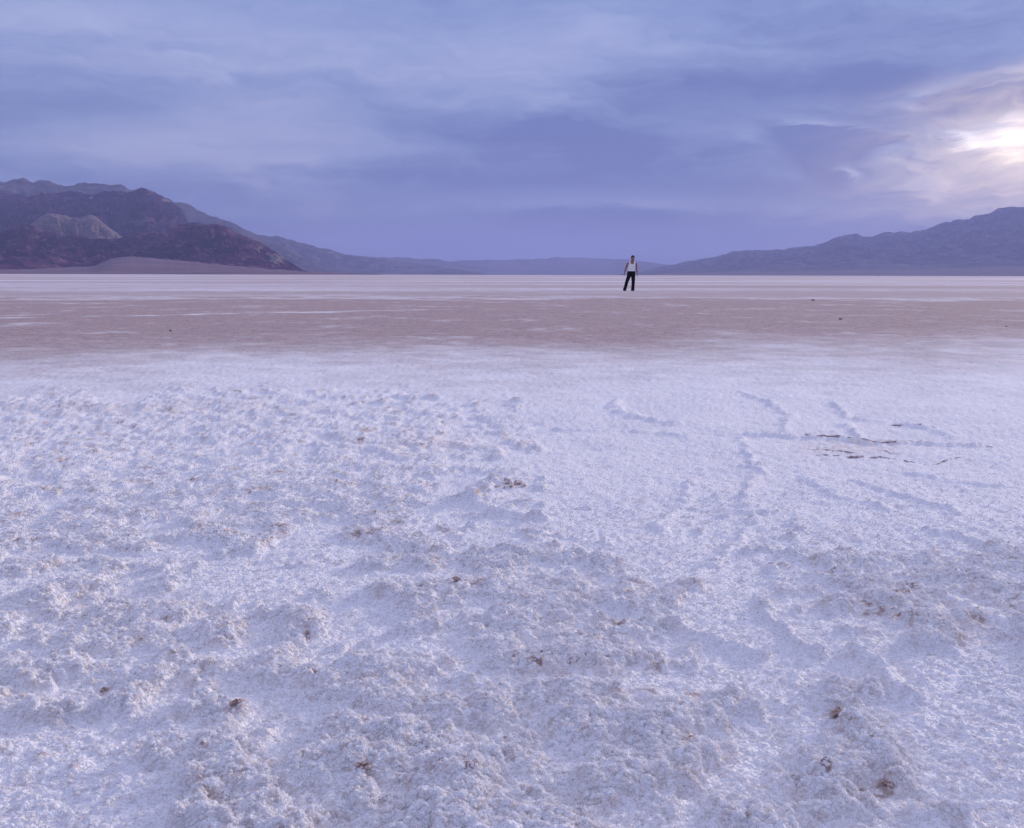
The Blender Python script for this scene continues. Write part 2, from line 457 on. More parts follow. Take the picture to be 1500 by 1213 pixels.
# one long thin line of salt left lying across the mud
(l0x, l0y), (l1x, l1y) = on_ground(0, 466), on_ground(560, 455)
ll = math.hypot(l1x - l0x, l1y - l0y); nx, ny = -(l1y - l0y) / ll, (l1x - l0x) / ll
ld = (X_ * nx + Y_ * ny + (n1 - 0.5) * 0.5 + (n3 - 0.5) * 0.9) - (l0x * nx + l0y * ny)
line = ld._m('ABSOLUTE').smooth(0.08, 0.36, 1.0, 0.0) * n3.smooth(0.38, 0.52) * X_.smooth(l1x - 1.0, l1x + 2.0, 1.0, 0.0)
mudf = mudf * (1.0 - line * 0.7)
# thin mud film between 5 m and the band
film = (n1 * 0.5 + n3 * 0.5).smooth(0.50, 0.68) * (Y_ - X_ * 0.3).smooth(3.5, 9.0) * 0.35
mudf = mudf._m('MAXIMUM', film)
salt_c = mixc(nt, n1.smooth(0.3, 0.7), (0.87, 0.835, 0.805), (0.81, 0.785, 0.77))
mud_c = mixc(nt, n1.smooth(0.3, 0.7), (0.41, 0.283, 0.258), (0.33, 0.225, 0.208))
mud_c = mixc(nt, ngr.smooth(0.35, 0.7), mud_c, (0.49, 0.390, 0.36))
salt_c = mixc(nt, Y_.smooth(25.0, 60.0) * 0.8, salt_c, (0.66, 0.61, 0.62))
mot = noise(nt, flat, 7.5, 5.0, 0.72)
mud_c = mixc(nt, mot.smooth(0.50, 0.64) * 0.6, mud_c, (0.22, 0.148, 0.135))
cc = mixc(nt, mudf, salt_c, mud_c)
stn = attr(nt, 'stain')
cc = mixc(nt, stn.smooth(0.0, 0.45) * 0.55, cc, (0.68, 0.56, 0.48))
cc = mixc(nt, (stn + (ngr - 0.5) * 0.3).smooth(0.38, 1.0) * 0.85, cc, (0.27, 0.15, 0.11))
spk = noise(nt, flat, 75.0, 4.0, 0.75)
spk2 = noise(nt, flat, 21.0, 3.0, 0.7)
cc = mixc(nt, (spk * 0.7 + spk2 * 0.3).smooth(0.50, 0.68) * 0.36, cc, (0.46, 0.385, 0.375))
nt.links.new(cc, b.inputs['Base Color'])
# salt grains: fine relief
vor = nt.nodes.new('ShaderNodeTexVoronoi'); vor.inputs['Scale'].default_value = 135.0
nt.links.new(P, vor.inputs['Vector'])
gr2 = noise(nt, P, 330.0, 2.0, 0.6)
gr3 = noise(nt, flat, 34.0, 4.0, 0.65)
hgt = S(nt, vor.outputs['Distance']) * -0.5 + gr2 * 0.35 + gr3 * 1.1
bump(nt, b, hgt, 1.0, 0.009)
salt_flat.data.materials.append(m)

# ------------------------------------------------------------------ crumbs of salt lying all over the crust
def salt_crumbs(count=230000):
    rg = np.random.RandomState(11)
    n0 = count * 2
    d = 1.0 / (1 / 1.25 - rg.rand(n0) * (1 / 1.25 - 1 / 6.5))          # denser near the viewer's spot
    x = (rg.rand(n0) * 2 - 1) * (0.62 * d + 0.75); y = d
    z, st, pt = ground(x[:, None], y[:, None], True)
    z, st, pt = z[:, 0], st[:, 0], pt[:, 0]
    clump = fbm(x / 0.05, y / 0.05, 3, 23)
    keep = (rg.rand(n0) < np.clip(0.30 + 0.60 * pt + 0.5 * clump, 0.05, 1)) & (rg.rand(n0) > 0.7 * sst(st, 0.2, 0.6))
    x, y, z, pt, d = (v[keep][:count] for v in (x, y, z, pt, d))
    sc = (0.0019 + 0.0026 * rg.rand(len(x)) ** 2 + 0.0022 * pt * rg.rand(len(x))) * np.clip(d / 2.2, 0.85, 1.5) * (1 - 0.80 * sst(d, 2.2, 4.5))
    me = bpy.data.meshes.new('salt_crumbs')
    me.vertices.add(len(x))
    me.vertices.foreach_set('co', np.stack([x, y, z - sc * 0.45], -1).astype(np.float32).ravel())
    at = me.attributes.new('crumb_size', 'FLOAT', 'POINT'); at.data.foreach_set('value', sc.astype(np.float32))
    o = bpy.data.objects.new('salt_crumbs', me); col.objects.link(o)
    tag(o, 'fine loose white salt crumbs covering the crust', 'salt', kind='stuff')
    # salt crystals let some light through
    mat = bpy.data.materials.new('salt_crystal'); mat.use_nodes = True
    mt = mat.node_tree; mt.nodes.clear()
    df, tr, mx, out = (mt.nodes.new(k) for k in ('ShaderNodeBsdfDiffuse', 'ShaderNodeBsdfTranslucent', 'ShaderNodeMixShader', 'ShaderNodeOutputMaterial'))
    P_, X2, Y2, Z2 = position(mt)
    cn = mixc(mt, noise(mt, vec(mt, X2, Y2, 0.0), 60.0, 2.0, 0.6).smooth(0.35, 0.68), (0.92, 0.915, 0.91), (0.86, 0.815, 0.785))
    mt.links.new(cn, df.inputs[0]); mt.links.new(cn, tr.inputs[0]); mx.inputs[0].default_value = 0.40
    mt.links.new(df.outputs[0], mx.inputs[1]); mt.links.new(tr.outputs[0], mx.inputs[2]); mt.links.new(mx.outputs[0], out.inputs[0])
    me.materials.append(mat)
    g = bpy.data.node_groups.new('scatter_crumbs', 'GeometryNodeTree')
    g.interface.new_socket('Geometry', in_out='INPUT', socket_type='NodeSocketGeometry')
    g.interface.new_socket('Geometry', in_out='OUTPUT', socket_type='NodeSocketGeometry')
    N, L = g.nodes, g.links
    gi, go = N.new('NodeGroupInput'), N.new('NodeGroupOutput')
    ico = N.new('GeometryNodeMeshIcoSphere'); ico.inputs['Radius'].default_value = 1.0; ico.inputs['Subdivisions'].default_value = 2
    sp = N.new('GeometryNodeSetPosition')
    nz = N.new('ShaderNodeTexNoise'); nz.inputs['Scale'].default_value = 1.1; nz.inputs['Detail'].default_value = 1.0
    sub = N.new('ShaderNodeVectorMath'); sub.operation = 'SUBTRACT'; sub.inputs[1].default_value = (0.5, 0.5, 0.5)
    scl = N.new('ShaderNodeVectorMath'); scl.operation = 'SCALE'; scl.inputs['Scale'].default_value = 2.2
    L.new(nz.outputs['Color'], sub.inputs[0]); L.new(sub.outputs[0], scl.inputs[0])
    L.new(ico.outputs['Mesh'], sp.inputs['Geometry']); L.new(scl.outputs[0], sp.inputs['Offset'])
    sm = N.new('GeometryNodeSetMaterial'); sm.inputs['Material'].default_value = mat
    L.new(sp.outputs[0], sm.inputs['Geometry'])
    iop = N.new('GeometryNodeInstanceOnPoints')
    rv = N.new('FunctionNodeRandomValue'); rv.data_type = 'FLOAT_VECTOR'
    rv.inputs[0].default_value = (0, 0, 0); rv.inputs[1].default_value = (6.28, 6.28, 6.28)
    na = N.new('GeometryNodeInputNamedAttribute'); na.data_type = 'FLOAT'; na.inputs['Name'].default_value = 'crumb_size'
    L.new(gi.outputs[0], iop.inputs['Points']); L.new(sm.outputs[0], iop.inputs['Instance'])
    L.new(rv.outputs[0], iop.inputs['Rotation']); L.new(na.outputs['Attribute'], iop.inputs['Scale'])
    L.new(iop.outputs[0], go.inputs[0])
    md = o.modifiers.new('scatter', 'NODES'); md.node_group = g
salt_crumbs()

# ------------------------------------------------------------------ mountains
def rock_mat(name, dark, mid, light, scale, light_amt=0.25):
    m, nt, b = new_mat(name, 0.95, 0.05)
    P, X, Y, Z = position(nt)
    v = vec(nt, X, Y, Z * 1.6)
    a = noise(nt, v, 1.0 / scale, 6.0, 0.6, 0.4)
    b2 = noise(nt, v, 4.3 / scale, 6.0, 0.68)
    b3 = noise(nt, vec(nt, X * 0.5 + a * scale * 0.6, Y * 0.5, Z * 3.5), 3.0 / scale, 5.0, 0.62)
    c_ = mixc(nt, (a * 0.35 + b2 * 0.35 + b3 * 0.30).smooth(0.45, 0.55), dark, mid)
    c_ = mixc(nt, (b2 * 0.6 + b3 * 0.4).smooth(0.53, 0.62) * light_amt, c_, light)
    pale = attr(nt, 'pale')
    c_ = mixc(nt, (pale + (b2 - 0.5) * 2.2 + (a - 0.5) * 1.2).smooth(0.50, 0.75), c_, (0.33, 0.255, 0.25))
    fan = attr(nt, 'fan')
    c_ = mixc(nt, fan, c_, (0.20, 0.145, 0.130))
    nt.links.new(c_, b.inputs['Base Color'])
    bump(nt, b, b2 * 1.0 + noise(nt, v, 14.0 / scale, 5.0, 0.65) * 0.35, 1.0, scale * 0.22)
    return m
def range_mesh(name, prof, d_foot, d_ridge, mat, label, wl, amp, back=0.7, na=500, ns=150, seed=0,
               foot_pow=1.25, fan_s=0.0, fan_h=0.06, pale_px=(), warp=0.0, gully=1.0):
    prof = sorted(prof)
    paz = np.array([az_el(*p)[0] for p in prof]); pt = np.array([math.tan(max(az_el(*p)[1], -0.001)) for p in prof])
    a = np.linspace(paz[0], paz[-1], na)
    e = np.interp(a, paz, pt) * (1 + 0.05 * fbm(a * F / 40.0, a * 0 + seed, 3, seed + 60)) + 0.8 / F * fbm(a * F / 14.0, a * 0 + seed * 2.0, 4, seed + 70, 0.6)
    e = np.maximum(e, 0)
    s = np.concatenate([np.linspace(0, 1, ns), 1 + back * np.linspace(0, 1, ns // 3)[1:] ** 1.2])
    A, Sg = np.meshgrid(a, s)
    df = d_foot * (1 + 0.06 * fbm(A * 9, A * 0 + seed, 3, seed)); dri = d_ridge * (1 + 0.05 * fbm(A * 5, A * 0 + 7 + seed, 3, seed + 1))
    D = df + Sg * (dri - df)
    X, Y = D * np.sin(A), D * np.cos(A)
    Hr = e[None, :] * d_ridge
    wx = X + warp * fbm(X / (wl * 2), Y / (wl * 2), 3, seed + 30); wy = Y + warp * fbm(X / (wl * 2), Y / (wl * 2), 3, seed + 40)
    # spurs and gullies run down towards the flat: stretched along the slope
    gx = A * d_ridge + warp * 0.8 * fbm(X / wl, Y / wl, 3, seed + 50)
    gy = D
    spur = ridged(gx / wl, gy / (wl * 3.2), 6, seed + 2, 0.55) - 0.45
    rock = ridged(wx / (wl * 0.9), wy / (wl * 0.9), 6, seed + 9, 0.55) - 0.45
    q = np.clip((Sg - fan_s) / (1 - fan_s), 0, 1)
    shape = np.where(Sg <= 1, fan_h * np.clip(Sg / max(fan_s, 1e-3), 0, 1) * (fan_s > 0) + (1 - fan_h * (fan_s > 0)) * q ** foot_pow,
                     np.clip(1 - (Sg - 1) / back * 1.1, 0, 1) ** 1.2)
    env = np.where(Sg <= 1, q ** 0.6 * (1.0 - 0.92 * sst(q, 0.74, 1.0)), 0.08)
    rid = np.clip(0.62 * (spur + 0.45) + 0.42 * (rock + 0.45), 0, 1)
    lo_, hi_ = np.percentile(rid, 4), np.percentile(rid, 97)
    carve = 1 - np.clip((rid - lo_) / (hi_ - lo_), 0, 1)
    Z = Hr * shape * (1 - np.clip(amp * 0.85 * env * carve, 0, 0.9))
    el_ = np.max(np.where(Z > 0, Z / D, 0), 0)
    ratio = e / np.maximum(el_, 1e-5)
    kk = max(3, na // 60); ker = np.hanning(2 * kk + 1); ker /= ker.sum()
    ratio = np.convolve(np.pad(ratio, kk, mode='edge'), ker, 'valid')
    Z = Z * np.clip(ratio, 0, 4)[None, :]
    r2 = np.clip(e / np.maximum(np.max(np.where(Z > 0, Z / D, 0), 0), 1e-5), 0.7, 1.3)
    Z = Z * (1 + (np.convolve(np.pad(r2, 2, mode='edge'), np.ones(5) / 5, 'valid') - 1)[None, :] * sst(Sg, 0.3, 0.9))
    Z = np.maximum(Z, np.where(Sg < 1, -2.0, -60.0)) 
    Z[0, :] = -3.0; Z[-1, :] = -60.0
    pale = np.zeros(X.shape)
    for (bx, by, rx, ry) in pale_px:
        u, v = PW / 2, 0
        a0, e0 = az_el(bx, by)
        pale = np.maximum(pale, 0.85 * np.exp(-((A - a0) * F / rx) ** 2 - ((np.arctan2(Z, D) - e0) * F / ry) ** 2))
    fan = (1 - sst(Sg, fan_s * 0.8, fan_s * 1.25)) if fan_s > 0 else np.zeros(X.shape)
    o = grid_mesh(name, X, Y, Z, False, {'pale': pale, 'fan': fan})
    o.data.materials.append(mat)
    tag(o, label, 'mountain', kind='structure')
    return o
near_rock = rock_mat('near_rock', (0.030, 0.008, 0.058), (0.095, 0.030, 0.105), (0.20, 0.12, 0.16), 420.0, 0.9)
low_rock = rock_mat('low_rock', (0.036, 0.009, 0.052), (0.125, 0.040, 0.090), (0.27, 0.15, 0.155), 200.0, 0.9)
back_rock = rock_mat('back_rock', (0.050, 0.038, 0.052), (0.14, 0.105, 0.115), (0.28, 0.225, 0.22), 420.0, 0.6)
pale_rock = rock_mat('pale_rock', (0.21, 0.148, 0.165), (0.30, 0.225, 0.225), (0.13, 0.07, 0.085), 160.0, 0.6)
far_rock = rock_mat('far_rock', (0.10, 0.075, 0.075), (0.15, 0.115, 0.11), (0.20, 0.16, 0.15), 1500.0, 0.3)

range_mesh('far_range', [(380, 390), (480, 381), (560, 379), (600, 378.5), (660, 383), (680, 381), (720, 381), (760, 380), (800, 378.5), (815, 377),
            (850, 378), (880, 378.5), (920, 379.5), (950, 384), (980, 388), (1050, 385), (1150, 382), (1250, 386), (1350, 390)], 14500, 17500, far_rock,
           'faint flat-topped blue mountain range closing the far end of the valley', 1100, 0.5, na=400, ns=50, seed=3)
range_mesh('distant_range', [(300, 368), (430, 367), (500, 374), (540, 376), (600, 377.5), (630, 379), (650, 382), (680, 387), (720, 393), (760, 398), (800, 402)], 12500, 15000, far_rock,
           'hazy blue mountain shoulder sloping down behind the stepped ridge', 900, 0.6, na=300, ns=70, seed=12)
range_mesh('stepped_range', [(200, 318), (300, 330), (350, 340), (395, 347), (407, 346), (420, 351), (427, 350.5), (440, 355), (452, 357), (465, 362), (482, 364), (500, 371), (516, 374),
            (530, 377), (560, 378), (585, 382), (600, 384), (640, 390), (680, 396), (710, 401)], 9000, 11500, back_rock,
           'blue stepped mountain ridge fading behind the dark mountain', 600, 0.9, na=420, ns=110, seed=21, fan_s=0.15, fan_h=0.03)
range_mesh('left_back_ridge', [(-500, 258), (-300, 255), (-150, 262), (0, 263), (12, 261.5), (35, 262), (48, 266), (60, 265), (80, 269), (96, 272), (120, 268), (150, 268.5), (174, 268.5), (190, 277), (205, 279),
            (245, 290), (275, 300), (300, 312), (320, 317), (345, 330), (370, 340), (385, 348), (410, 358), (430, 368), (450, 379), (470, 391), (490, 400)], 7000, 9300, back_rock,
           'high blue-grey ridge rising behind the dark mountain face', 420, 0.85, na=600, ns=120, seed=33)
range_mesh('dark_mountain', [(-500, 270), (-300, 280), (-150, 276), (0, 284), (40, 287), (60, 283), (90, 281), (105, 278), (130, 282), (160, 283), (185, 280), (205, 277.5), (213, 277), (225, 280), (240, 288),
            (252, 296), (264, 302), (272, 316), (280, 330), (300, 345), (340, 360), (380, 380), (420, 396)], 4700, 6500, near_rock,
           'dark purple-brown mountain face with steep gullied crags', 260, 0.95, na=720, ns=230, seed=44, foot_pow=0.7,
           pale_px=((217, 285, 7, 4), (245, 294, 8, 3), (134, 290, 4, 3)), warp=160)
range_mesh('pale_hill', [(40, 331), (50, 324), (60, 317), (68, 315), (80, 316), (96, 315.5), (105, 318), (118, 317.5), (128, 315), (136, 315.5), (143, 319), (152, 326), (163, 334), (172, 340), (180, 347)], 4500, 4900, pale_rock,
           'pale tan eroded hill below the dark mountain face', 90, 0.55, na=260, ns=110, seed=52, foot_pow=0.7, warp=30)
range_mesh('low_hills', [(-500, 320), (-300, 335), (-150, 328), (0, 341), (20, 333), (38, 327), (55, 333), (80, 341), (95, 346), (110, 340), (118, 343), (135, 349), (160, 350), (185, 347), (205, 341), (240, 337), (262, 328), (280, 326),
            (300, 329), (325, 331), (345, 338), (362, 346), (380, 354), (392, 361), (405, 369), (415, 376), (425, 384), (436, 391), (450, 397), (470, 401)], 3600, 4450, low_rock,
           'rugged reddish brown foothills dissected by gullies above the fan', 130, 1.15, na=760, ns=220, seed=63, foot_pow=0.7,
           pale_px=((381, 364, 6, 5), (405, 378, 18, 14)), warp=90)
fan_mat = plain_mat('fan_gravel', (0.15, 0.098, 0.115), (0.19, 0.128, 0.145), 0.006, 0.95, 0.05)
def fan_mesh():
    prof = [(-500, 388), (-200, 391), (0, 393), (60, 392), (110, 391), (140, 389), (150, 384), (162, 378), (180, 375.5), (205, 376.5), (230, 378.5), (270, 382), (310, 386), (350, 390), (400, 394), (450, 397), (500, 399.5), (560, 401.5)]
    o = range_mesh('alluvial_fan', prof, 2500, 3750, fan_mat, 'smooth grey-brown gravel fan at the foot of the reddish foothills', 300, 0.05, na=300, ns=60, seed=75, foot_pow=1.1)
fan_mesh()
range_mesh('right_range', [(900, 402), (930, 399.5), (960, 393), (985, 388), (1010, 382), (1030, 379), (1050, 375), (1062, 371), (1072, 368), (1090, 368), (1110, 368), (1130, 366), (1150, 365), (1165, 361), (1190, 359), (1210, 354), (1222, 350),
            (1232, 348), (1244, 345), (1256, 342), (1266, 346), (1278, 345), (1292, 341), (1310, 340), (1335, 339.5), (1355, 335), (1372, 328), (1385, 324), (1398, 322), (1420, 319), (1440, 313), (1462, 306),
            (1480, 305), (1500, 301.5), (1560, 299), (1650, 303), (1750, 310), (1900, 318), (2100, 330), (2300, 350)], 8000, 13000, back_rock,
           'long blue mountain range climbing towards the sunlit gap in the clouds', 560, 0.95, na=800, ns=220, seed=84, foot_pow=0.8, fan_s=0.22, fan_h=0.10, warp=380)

# ------------------------------------------------------------------ haze over the valley
hz = bpy.data.meshes.new('haze')
bm = bmesh.new(); bmesh.ops.create_cube(bm, size=1.0)
W, TOP, BOT = 66000.0, 1130.0, -62.0
for v in bm.verts: v.co = (v.co.x * W, v.co.y * W, BOT + (v.co.z + 0.5) * (TOP - BOT))
bm.to_mesh(hz); bm.free()
haze = bpy.data.objects.new('haze', hz); col.objects.link(haze)
tag(haze, 'thin violet-blue evening haze filling the valley air', 'haze', kind='stuff')
hm = bpy.data.materials.new('haze_air'); hm.use_nodes = True
hn = hm.node_tree; hn.nodes.clear()
pv = hn.nodes.new('ShaderNodeVolumePrincipled')
pv.inputs['Color'].default_value = (0.43, 0.48, 0.79, 1)
pv.inputs['Density'].default_value = 7.0e-5
pv.inputs['Anisotropy'].default_value = 0.0
ho = hn.nodes.new('ShaderNodeOutputMaterial')
hn.links.new(pv.outputs[0], ho.inputs['Volume'])
haze.data.materials.append(hm)

# ------------------------------------------------------------------ loose things on the crust
def gz(x, y):
    return float(ground(np.array([[x]]), np.array([[y]]))[0, 0])
def lump(name, r, seed, squash=0.75, sub=3, mat=None):
    bm = bmesh.new(); bmesh.ops.create_icosphere(bm, subdivisions=sub, radius=1.0)
    co = np.array([v.co for v in bm.verts])
    k = 1 + 0.35 * fbm(co[:, 0] * 1.3 + seed, co[:, 1] * 1.3 + co[:, 2] * 0.9, 3, seed) + 0.22 * (dome(co[:, 0] + co[:, 2] * 0.7 + seed, co[:, 1] - co[:, 2] * 0.6, 0.55, seed) - 0.4)
    for v, f in zip(bm.verts, k):
        v.co = Vector((v.co.x, v.co.y, v.co.z * squash)) * float(f) * r
    me = bpy.data.meshes.new(name); bm.to_mesh(me); bm.free()
    me.polygons.foreach_set('use_smooth', [True] * len(me.polygons))
    if mat: me.materials.append(mat)
    return me
clod_mat = plain_mat('mud_clod', (0.24, 0.135, 0.10), (0.55, 0.45, 0.40), 2.2, 0.95, 0.1, 0.004)
def crumbs(seed):
    rg = random.Random(seed); bm = bmesh.new()
    for k in range(16):
        sub = lump('tmp', rg.uniform(0.16, 0.36), seed + k, 0.9, 2)
        n0 = len(bm.verts); bm.from_mesh(sub); bpy.data.meshes.remove(sub); bm.verts.ensure_lookup_table()
        ang, rr_ = rg.uniform(0, 6.28), rg.random() ** 0.7 * 0.85
        off = Vector((math.cos(ang) * rr_, math.sin(ang) * rr_, max(0.0, 0.45 * (1 - rr_)) * rg.random()))
        for v in bm.verts[n0:]: v.co += off
    me = bpy.data.meshes.new('mud_clod'); bm.to_mesh(me); bm.free(); me.materials.append(clod_mat)
    me.polygons.foreach_set('use_smooth', [True] * len(me.polygons))
    return me
clod_meshes = [crumbs(3 + 50 * i) for i in range(5)]
random.seed(5)
for i, (px, py, w) in enumerate(CLODS):
    x, y = on_ground(px, py)
    rad = 0.5 * w / F * math.hypot(y, CAM_H) * 1.05
    o = bpy.data.objects.new('mud_clod', clod_meshes[i % 5]); col.objects.link(o)
    o.location = (x, y, gz(x, y) + rad * 0.12)
    o.scale = (rad * random.uniform(.85, 1.2), rad * random.uniform(.8, 1.1), rad * random.uniform(.75, 1.0))
    o.rotation_euler = (0, 0, random.uniform(0, 6.28))
    tag(o, 'small crumbly brown mud clod poking out of the white salt crust', 'clod', 'brown mud clods scattered on the salt crust')
# a little heap of brown-tipped nodules
hx, hy = on_ground(748, 716)
heap = bpy.data.objects.new('nodule_heap', None); col.objects.link(heap)
heap.location = (hx, hy, gz(hx, hy))
tag(heap, 'little heap of brown-tipped salt nodules sitting on smooth crust', 'nodule heap')
nod_mat = plain_mat('salt_nodule', (0.78, 0.74, 0.71), (0.36, 0.21, 0.17), 1.6, 0.9, 0.2, 0.003)
nod_me = lump('nodule', 1.0, 31, 0.85, 2, nod_mat)
for i in range(15):
    rx, ry = random.gauss(0, 0.030), random.gauss(0, 0.022)
    rr = random.uniform(0.005, 0.010)
    o = bpy.data.objects.new('nodule', nod_me); col.objects.link(o); o.parent = heap
    zz = max(0.0, 0.012 - abs(rx) * 0.3) * random.uniform(0.2, 1.0)
    o.location = (rx, ry, gz(hx + rx, hy + ry) - heap.location.z + rr * 0.4 + zz)
    o.scale = (rr, rr * random.uniform(.8, 1.2), rr * random.uniform(.8, 1.1)); o.rotation_euler = (random.random(), random.random(), random.uniform(0, 6))
# broken crack lines where brown mud shows through the smooth crust
crack_mat = plain_mat('crack_mud', (0.33, 0.225, 0.205), (0.60, 0.50, 0.46), 30.0, 0.95, 0.1, 0.003)
CR = [([(1178, 640), (1198, 642), (1215, 642), (1255, 646), (1290, 649), (1315, 648), (1340, 648), (1366, 647)], 0.008, 0.5),
      ([(1172, 656), (1205, 657), (1240, 661), (1262, 663)], 0.006, .9), ([(1195, 666), (1222, 665), (1245, 667), (1268, 668), (1295, 669), (1322, 672), (1355, 678)], 0.010, 1),
      ([(1285, 658), (1296, 660), (1306, 664), (1320, 665)], 0.007, 1), ([(1362, 678), (1382, 675), (1397, 673), (1418, 668)], 0.007, 1), ([(1400, 650), (1418, 652), (1435, 653), (1456, 657)], 0.006, 1),
      ([(1452, 684), (1466, 678), (1481, 675)], 0.006, 1), ([(1300, 622), (1330, 624), (1372, 628)], 0.006, .8), ([(1490, 636), (1515, 638)], 0.006, .8)]
for ci, (path, wd, keep) in enumerate(CR):
    pts = [Vector((*on_ground(*p), 0)) for p in path]
    dense = []
    for p, q in zip(pts[:-1], pts[1:]):
        nseg = max(2, int((q - p).length / 0.012))
        dense += [p.lerp(q, k / nseg) for k in range(nseg)]
    dense.append(pts[-1])
    bm = bmesh.new(); prev = None
    arr = np.array([(p.x, p.y) for p in dense])
    jig = 0.02 * fbm(arr[:, 0] / 0.16, arr[:, 1] / 0.16, 5, 91 + ci, 0.6)
    w_ = 0.36 * wd * np.clip(0.55 + 1.9 * fbm(arr[:, 0] / 0.06, arr[:, 1] / 0.06, 4, 95 + ci, 0.6), 0.02, 1.9)
    zz = ground(arr[:, 0][:, None], (arr[:, 1] + jig)[:, None])[:, 0]
    zz = np.convolve(np.pad(zz, 8, mode='edge'), np.hanning(19)[1:-1] / np.hanning(19).sum(), 'valid') + 0.0005
    for k, p in enumerate(dense):
        tng = (dense[min(k + 1, len(dense) - 1)] - dense[max(k - 1, 0)]).normalized(); nn = Vector((-tng.y, tng.x, 0))
        cpt = Vector((p.x, p.y + jig[k], zz[k]))
        e_ = min(1.0, 4 * min(k, len(dense) - 1 - k) / max(8, len(dense)) + 0.15)
        w = float(w_[k]) * e_
        ring = [bm.verts.new(cpt - nn * w * 1.6 + Vector((0, 0, -0.006))), bm.verts.new(cpt - nn * w * 0.7 + Vector((0, 0, w * (0.7 + 0.5 * random.random())))),
                bm.verts.new(cpt + nn * w * 0.5 + Vector((0, 0, w * (0.8 + 0.8 * random.random())))), bm.verts.new(cpt + nn * w * 1.6 + Vector((0, 0, -0.006)))]
        if prev:
            for a_ in range(3): bm.faces.new((prev[a_], prev[a_ + 1], ring[a_ + 1], ring[a_]))
        else: bm.faces.new(ring)
        prev = ring
    bm.faces.new(prev[::-1])
    bmesh.ops.recalc_face_normals(bm, faces=bm.faces)
    me = bpy.data.meshes.new('mud_crack'); bm.to_mesh(me); bm.free(); me.materials.append(crack_mat)
    o = bpy.data.objects.new('mud_crack', me); col.objects.link(o)
    tag(o, {0: 'longest ragged brown crack line, running along a low salt ridge', 2: 'dark brown crack line parallel to and in front of the longest one'}.get(ci, 'short thin brown crack line in the smooth salt crust'), 'crack', 'brown crack lines in the smooth crust')
# stones out on the mud
stone_mat = plain_mat('dark_stone', (0.10, 0.065, 0.062), (0.18, 0.13, 0.12), 12.0, 0.9, 0.2, 0.01)
stone_me = lump('stone', 1.0, 47, 0.6, 3, stone_mat)
for (px, py, w) in [(1191, 440.5, 5), (1231, 468, 4.5), (250, 485, 4.5), (1474, 478, 4)]:
    x, y = on_ground(px, py); rad = 0.5 * w / F * y
    o = bpy.data.objects.new('stone', stone_me); col.objects.link(o)
    o.location = (x, y, gz(x, y) + rad * 0.3); o.scale = (rad, rad * 0.8, rad * 0.8); o.rotation_euler = (0, 0, px)
    tag(o, 'small dark stone lying alone on the pinkish brown mud band', 'stone', 'stones scattered on the mud band')

# ------------------------------------------------------------------ the person
def tube(bm, pts, n=14):
    """pts: (x, y, z, rx, ry) rings along a limb, closed ends"""
    rings = []
    for k, p in enumerate(pts):
        c0 = Vector(p[:3]); pa = Vector(pts[max(k - 1, 0)][:3]); pb = Vector(pts[min(k + 1, len(pts) - 1)][:3])
        tg = (pb - pa).normalized()
        ax = Vector((1, 0, 0)); ax = (ax - tg * ax.dot(tg)).normalized(); ay = tg.cross(ax)
        rings.append([bm.verts.new(c0 + ax * (p[3] * math.cos(2 * math.pi * j / n)) + ay * (p[4] * math.sin(2 * math.pi * j / n))) for j in range(n)])
    for r1, r2 in zip(rings[:-1], rings[1:]):
        for j in range(n): bm.faces.new((r1[j], r1[(j + 1) % n], r2[(j + 1) % n], r2[j]))
    bm.faces.new(rings[0][::-1]); bm.faces.new(rings[-1])
def ball(bm, c0, r, rot=0.0):
    bmesh.ops.create_icosphere(bm, subdivisions=3, radius=1.0, matrix=Matrix.Translation(c0) @ Matrix.Rotation(rot, 4, 'Z') @ Matrix.Diagonal((*r, 1)))
def finish(name, bm, voxel, mat, parent, smooth=3):
    bmesh.ops.recalc_face_normals(bm, faces=bm.faces)
    me = bpy.data.meshes.new(name); bm.to_mesh(me); bm.free()
    tmp = bpy.data.objects.new(name + '_tmp', me); col.objects.link(tmp)
    r = tmp.modifiers.new('r', 'REMESH'); r.mode = 'VOXEL'; r.voxel_size = voxel
    s_ = tmp.modifiers.new('s', 'SMOOTH'); s_.iterations = smooth; s_.factor = 0.5
    out = bpy.data.meshes.new_from_object(tmp.evaluated_get(bpy.context.evaluated_depsgraph_get()))
    out.name = name
    bpy.data.objects.remove(tmp)
    out.polygons.foreach_set('use_smooth', [True] * len(out.polygons))
    out.materials.clear(); out.materials.append(mat)
    o = bpy.data.objects.new(name, out); col.objects.link(o); o.parent = parent
    return o
pxx, pyy = on_ground(924.2, 426.6)
person = bpy.data.objects.new('person', None); col.objects.link(person)
person.location = (pxx, pyy, gz(pxx, pyy))
person.scale = (1.08, 1.0, 1.0)
tag(person, 'person in white tank top and black trousers standing alone on the salt flat', 'person')
skin = plain_mat('skin', (0.24, 0.125, 0.09), (0.29, 0.155, 0.11), 9.0, 0.55, 0.3)
cloth_w = plain_mat('white_cotton', (0.78, 0.77, 0.76), (0.84, 0.83, 0.82), 30.0, 0.9, 0.1, 0.004)
cloth_b = plain_mat('black_cloth', (0.010, 0.009, 0.011), (0.018, 0.016, 0.018), 12.0, 0.9, 0.1, 0.006)
hair_m = plain_mat('dark_hair', (0.008, 0.006, 0.006), (0.018, 0.012, 0.010), 60.0, 0.7, 0.3, 0.004)
shoe_m = plain_mat('dark_leather', (0.05, 0.028, 0.024), (0.07, 0.04, 0.034), 20.0, 0.5, 0.4)
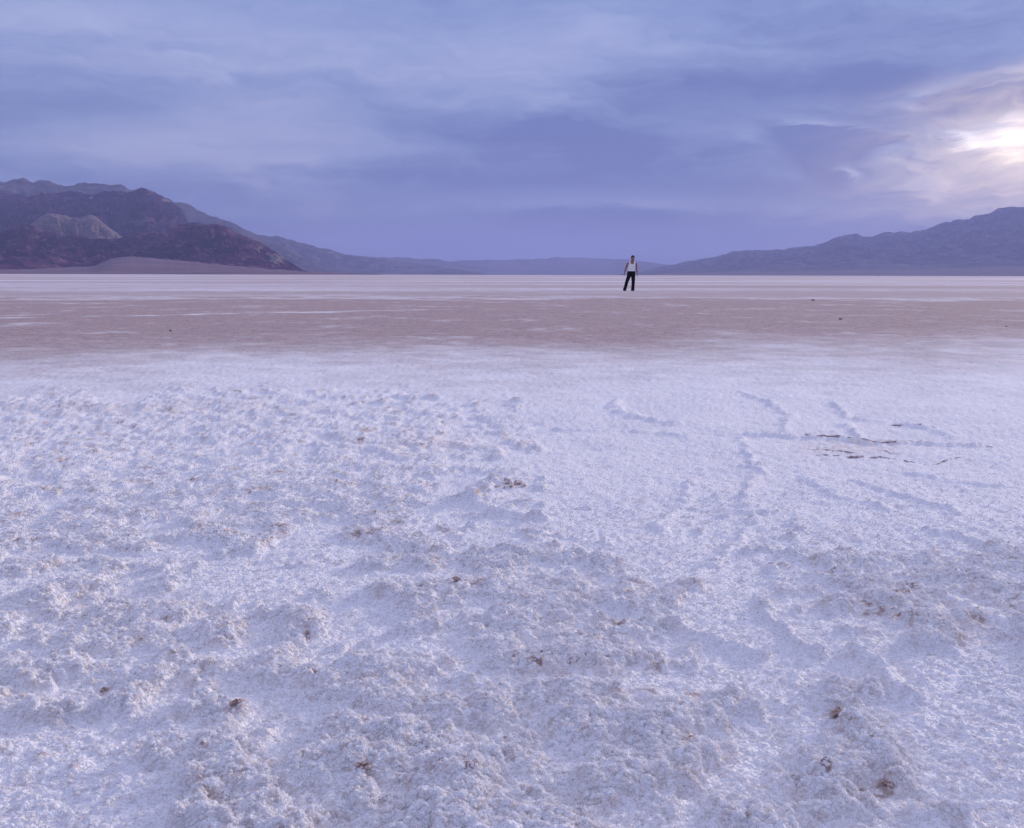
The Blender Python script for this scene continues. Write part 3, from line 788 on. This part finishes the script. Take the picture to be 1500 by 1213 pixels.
# x: right in the photo, -y: towards the camera, z: up
bm = bmesh.new()
tube(bm, [(0.0, 0, 0.86, .15, .10), (0.0, 0, 0.95, .160, .11), (0.005, 0, 1.06, .142, .10), (0.012, 0, 1.18, .158, .112), (0.022, 0, 1.30, .178, .12), (0.03, 0.0, 1.40, .175, .105),
          (0.035, 0.0, 1.455, .12, .075), (0.042, -0.005, 1.49, .068, .066), (0.05, -0.012, 1.55, .064, .064)], 20)
ball(bm, (0.062, -0.03, 1.652), (.080, .100, .114), R(-25)); ball(bm, (0.066, -0.055, 1.590), (.052, .060, .055), R(-25))
ball(bm, (0.092, -0.123, 1.640), (.012, .022, .022), R(-25))                                  # nose
for sx in (-1, 1): ball(bm, (0.062 + sx * .068, -0.025 + sx * 0.03, 1.645), (.012, .022, .032), R(-25))    # ears
ball(bm, (0.088, -0.112, 1.595), (.022, .012, .010), R(-25))                                   # lips
def arm(sh, elb, wr, tip, side):
    sh, elb, wr, tip = map(Vector, (sh, elb, wr, tip))
    m1 = sh.lerp(elb, .4); m2 = elb.lerp(wr, .3)
    tube(bm, [(*sh, .058, .060), (*m1, .052, .054), (*elb, .040, .042), (*m2, .043, .043), (*wr, .027, .030)])
    dirn = (tip - wr).normalized(); pal = wr + dirn * 0.075
    tube(bm, [(*wr, .026, .030), (*(wr + dirn * .03), .024, .040), (*pal, .022, .043), (*(wr + dirn * .095), .018, .040)], 12)
    for k, (off, ln) in enumerate(((-.030, .070), (-.010, .080), (.010, .076), (.029, .060))):     # four fingers, slightly curled
        b0 = wr + dirn * 0.085 + Vector((0, off, 0)); b1 = b0 + dirn * ln * .5 + Vector((-side * .004, 0, 0)); b2 = b0 + dirn * ln + Vector((-side * .022, 0, 0))
        tube(bm, [(*b0, .0095, .0095), (*b1, .009, .009), (*b2, .0078, .0078)], 8)
    t0 = wr + dirn * .03 + Vector((0, -.034, 0)); t1 = t0 + dirn * .035 + Vector((-side * .006, -.022, 0)); t2 = t1 + dirn * .03 + Vector((-side * .010, -.004, 0))
    tube(bm, [(*t0, .012, .012), (*t1, .011, .011), (*t2, .009, .009)], 8)
arm((-.150, 0, 1.405), (-.248, .035, 1.150), (-.315, -.035, .925), (-.345, -.06, .80), -1)
arm((.205, 0, 1.40), (.248, .04, 1.140), (.278, -.02, .905), (.292, -.03, .78), 1)
for (hx_, kx, ax_) in ((-.085, -.205, -.285), (.085, .098, .085)):
    tube(bm, [(hx_, 0, .92, .095, .10), (hx_ * .8 + kx * .2, -.005, .76, .086, .09), (kx, -.015, .47, .056, .060), (kx * .6 + ax_ * .4, .01, .33, .054, .06), (ax_, .02, .09, .036, .040), (ax_, .01, .05, .038, .045)])
    tube(bm, [(ax_, .055, .045, .034, .030), (ax_, -.02, .045, .040, .030), (ax_, -.13, .032, .042, .022)], 12)
finish('body', bm, 0.0065, skin, person, 2)
bm = bmesh.new()
tube(bm, [(0.0, 0, 0.955, .178, .125), (0.002, 0, 1.02, .172, .122), (0.006, 0, 1.10, .160, .116), (0.013, 0, 1.20, .170, .126), (0.022, 0, 1.30, .184, .134), (0.028, .004, 1.345, .160, .124)], 22)
for xa, xb in ((-.085, -.072), (.135, .132)):                                                # shoulder straps
    tube(bm, [(xa, -.085, 1.31, .042, .035), (xa, -.078, 1.39, .034, .030), (xb, -.030, 1.462, .028, .022), (xb, .035, 1.462, .028, .022), (xa, .085, 1.39, .038, .030), (xa, .10, 1.31, .05, .03)], 10)
finish('tank_top', bm, 0.008, cloth_w, person, 3)
bm = bmesh.new()
tube(bm, [(0.0, 0, 1.0, .180, .128), (0.0, 0, .95, .186, .135), (0, 0, .86, .192, .145), (0, 0, .78, .18, .135)], 22)
for (hx_, kx, ax_) in ((-.090, -.205, -.287), (.090, .098, .085)):
    tube(bm, [(hx_, 0, .90, .098, .125), (hx_ * .85 + kx * .15, -.003, .76, .098, .115), (hx_ * .4 + kx * .6, -.01, .60, .087, .098), (kx, -.015, .46, .078, .085), (kx * .5 + ax_ * .5, .008, .26, .075, .086), (ax_, .015, .10, .080, .095), (ax_, .010, .028, .082, .105)], 18)
finish('trousers', bm, 0.009, cloth_b, person, 2)
bm = bmesh.new()
ball(bm, (0.060, -0.014, 1.690), (.090, .106, .098), R(-25)); ball(bm, (0.052, 0.024, 1.655), (.086, .084, .096), R(-25))
hair = finish('hair', bm, 0.008, hair_m, person, 1)
for ax_ in (-.287, .085):
    bm = bmesh.new()
    tube(bm, [(ax_, .07, .040, .036, .036), (ax_, .0, .050, .046, .046), (ax_, -.10, .036, .050, .032), (ax_, -.165, .028, .034, .022)], 14)
    finish('shoe', bm, 0.008, shoe_m, person, 2)
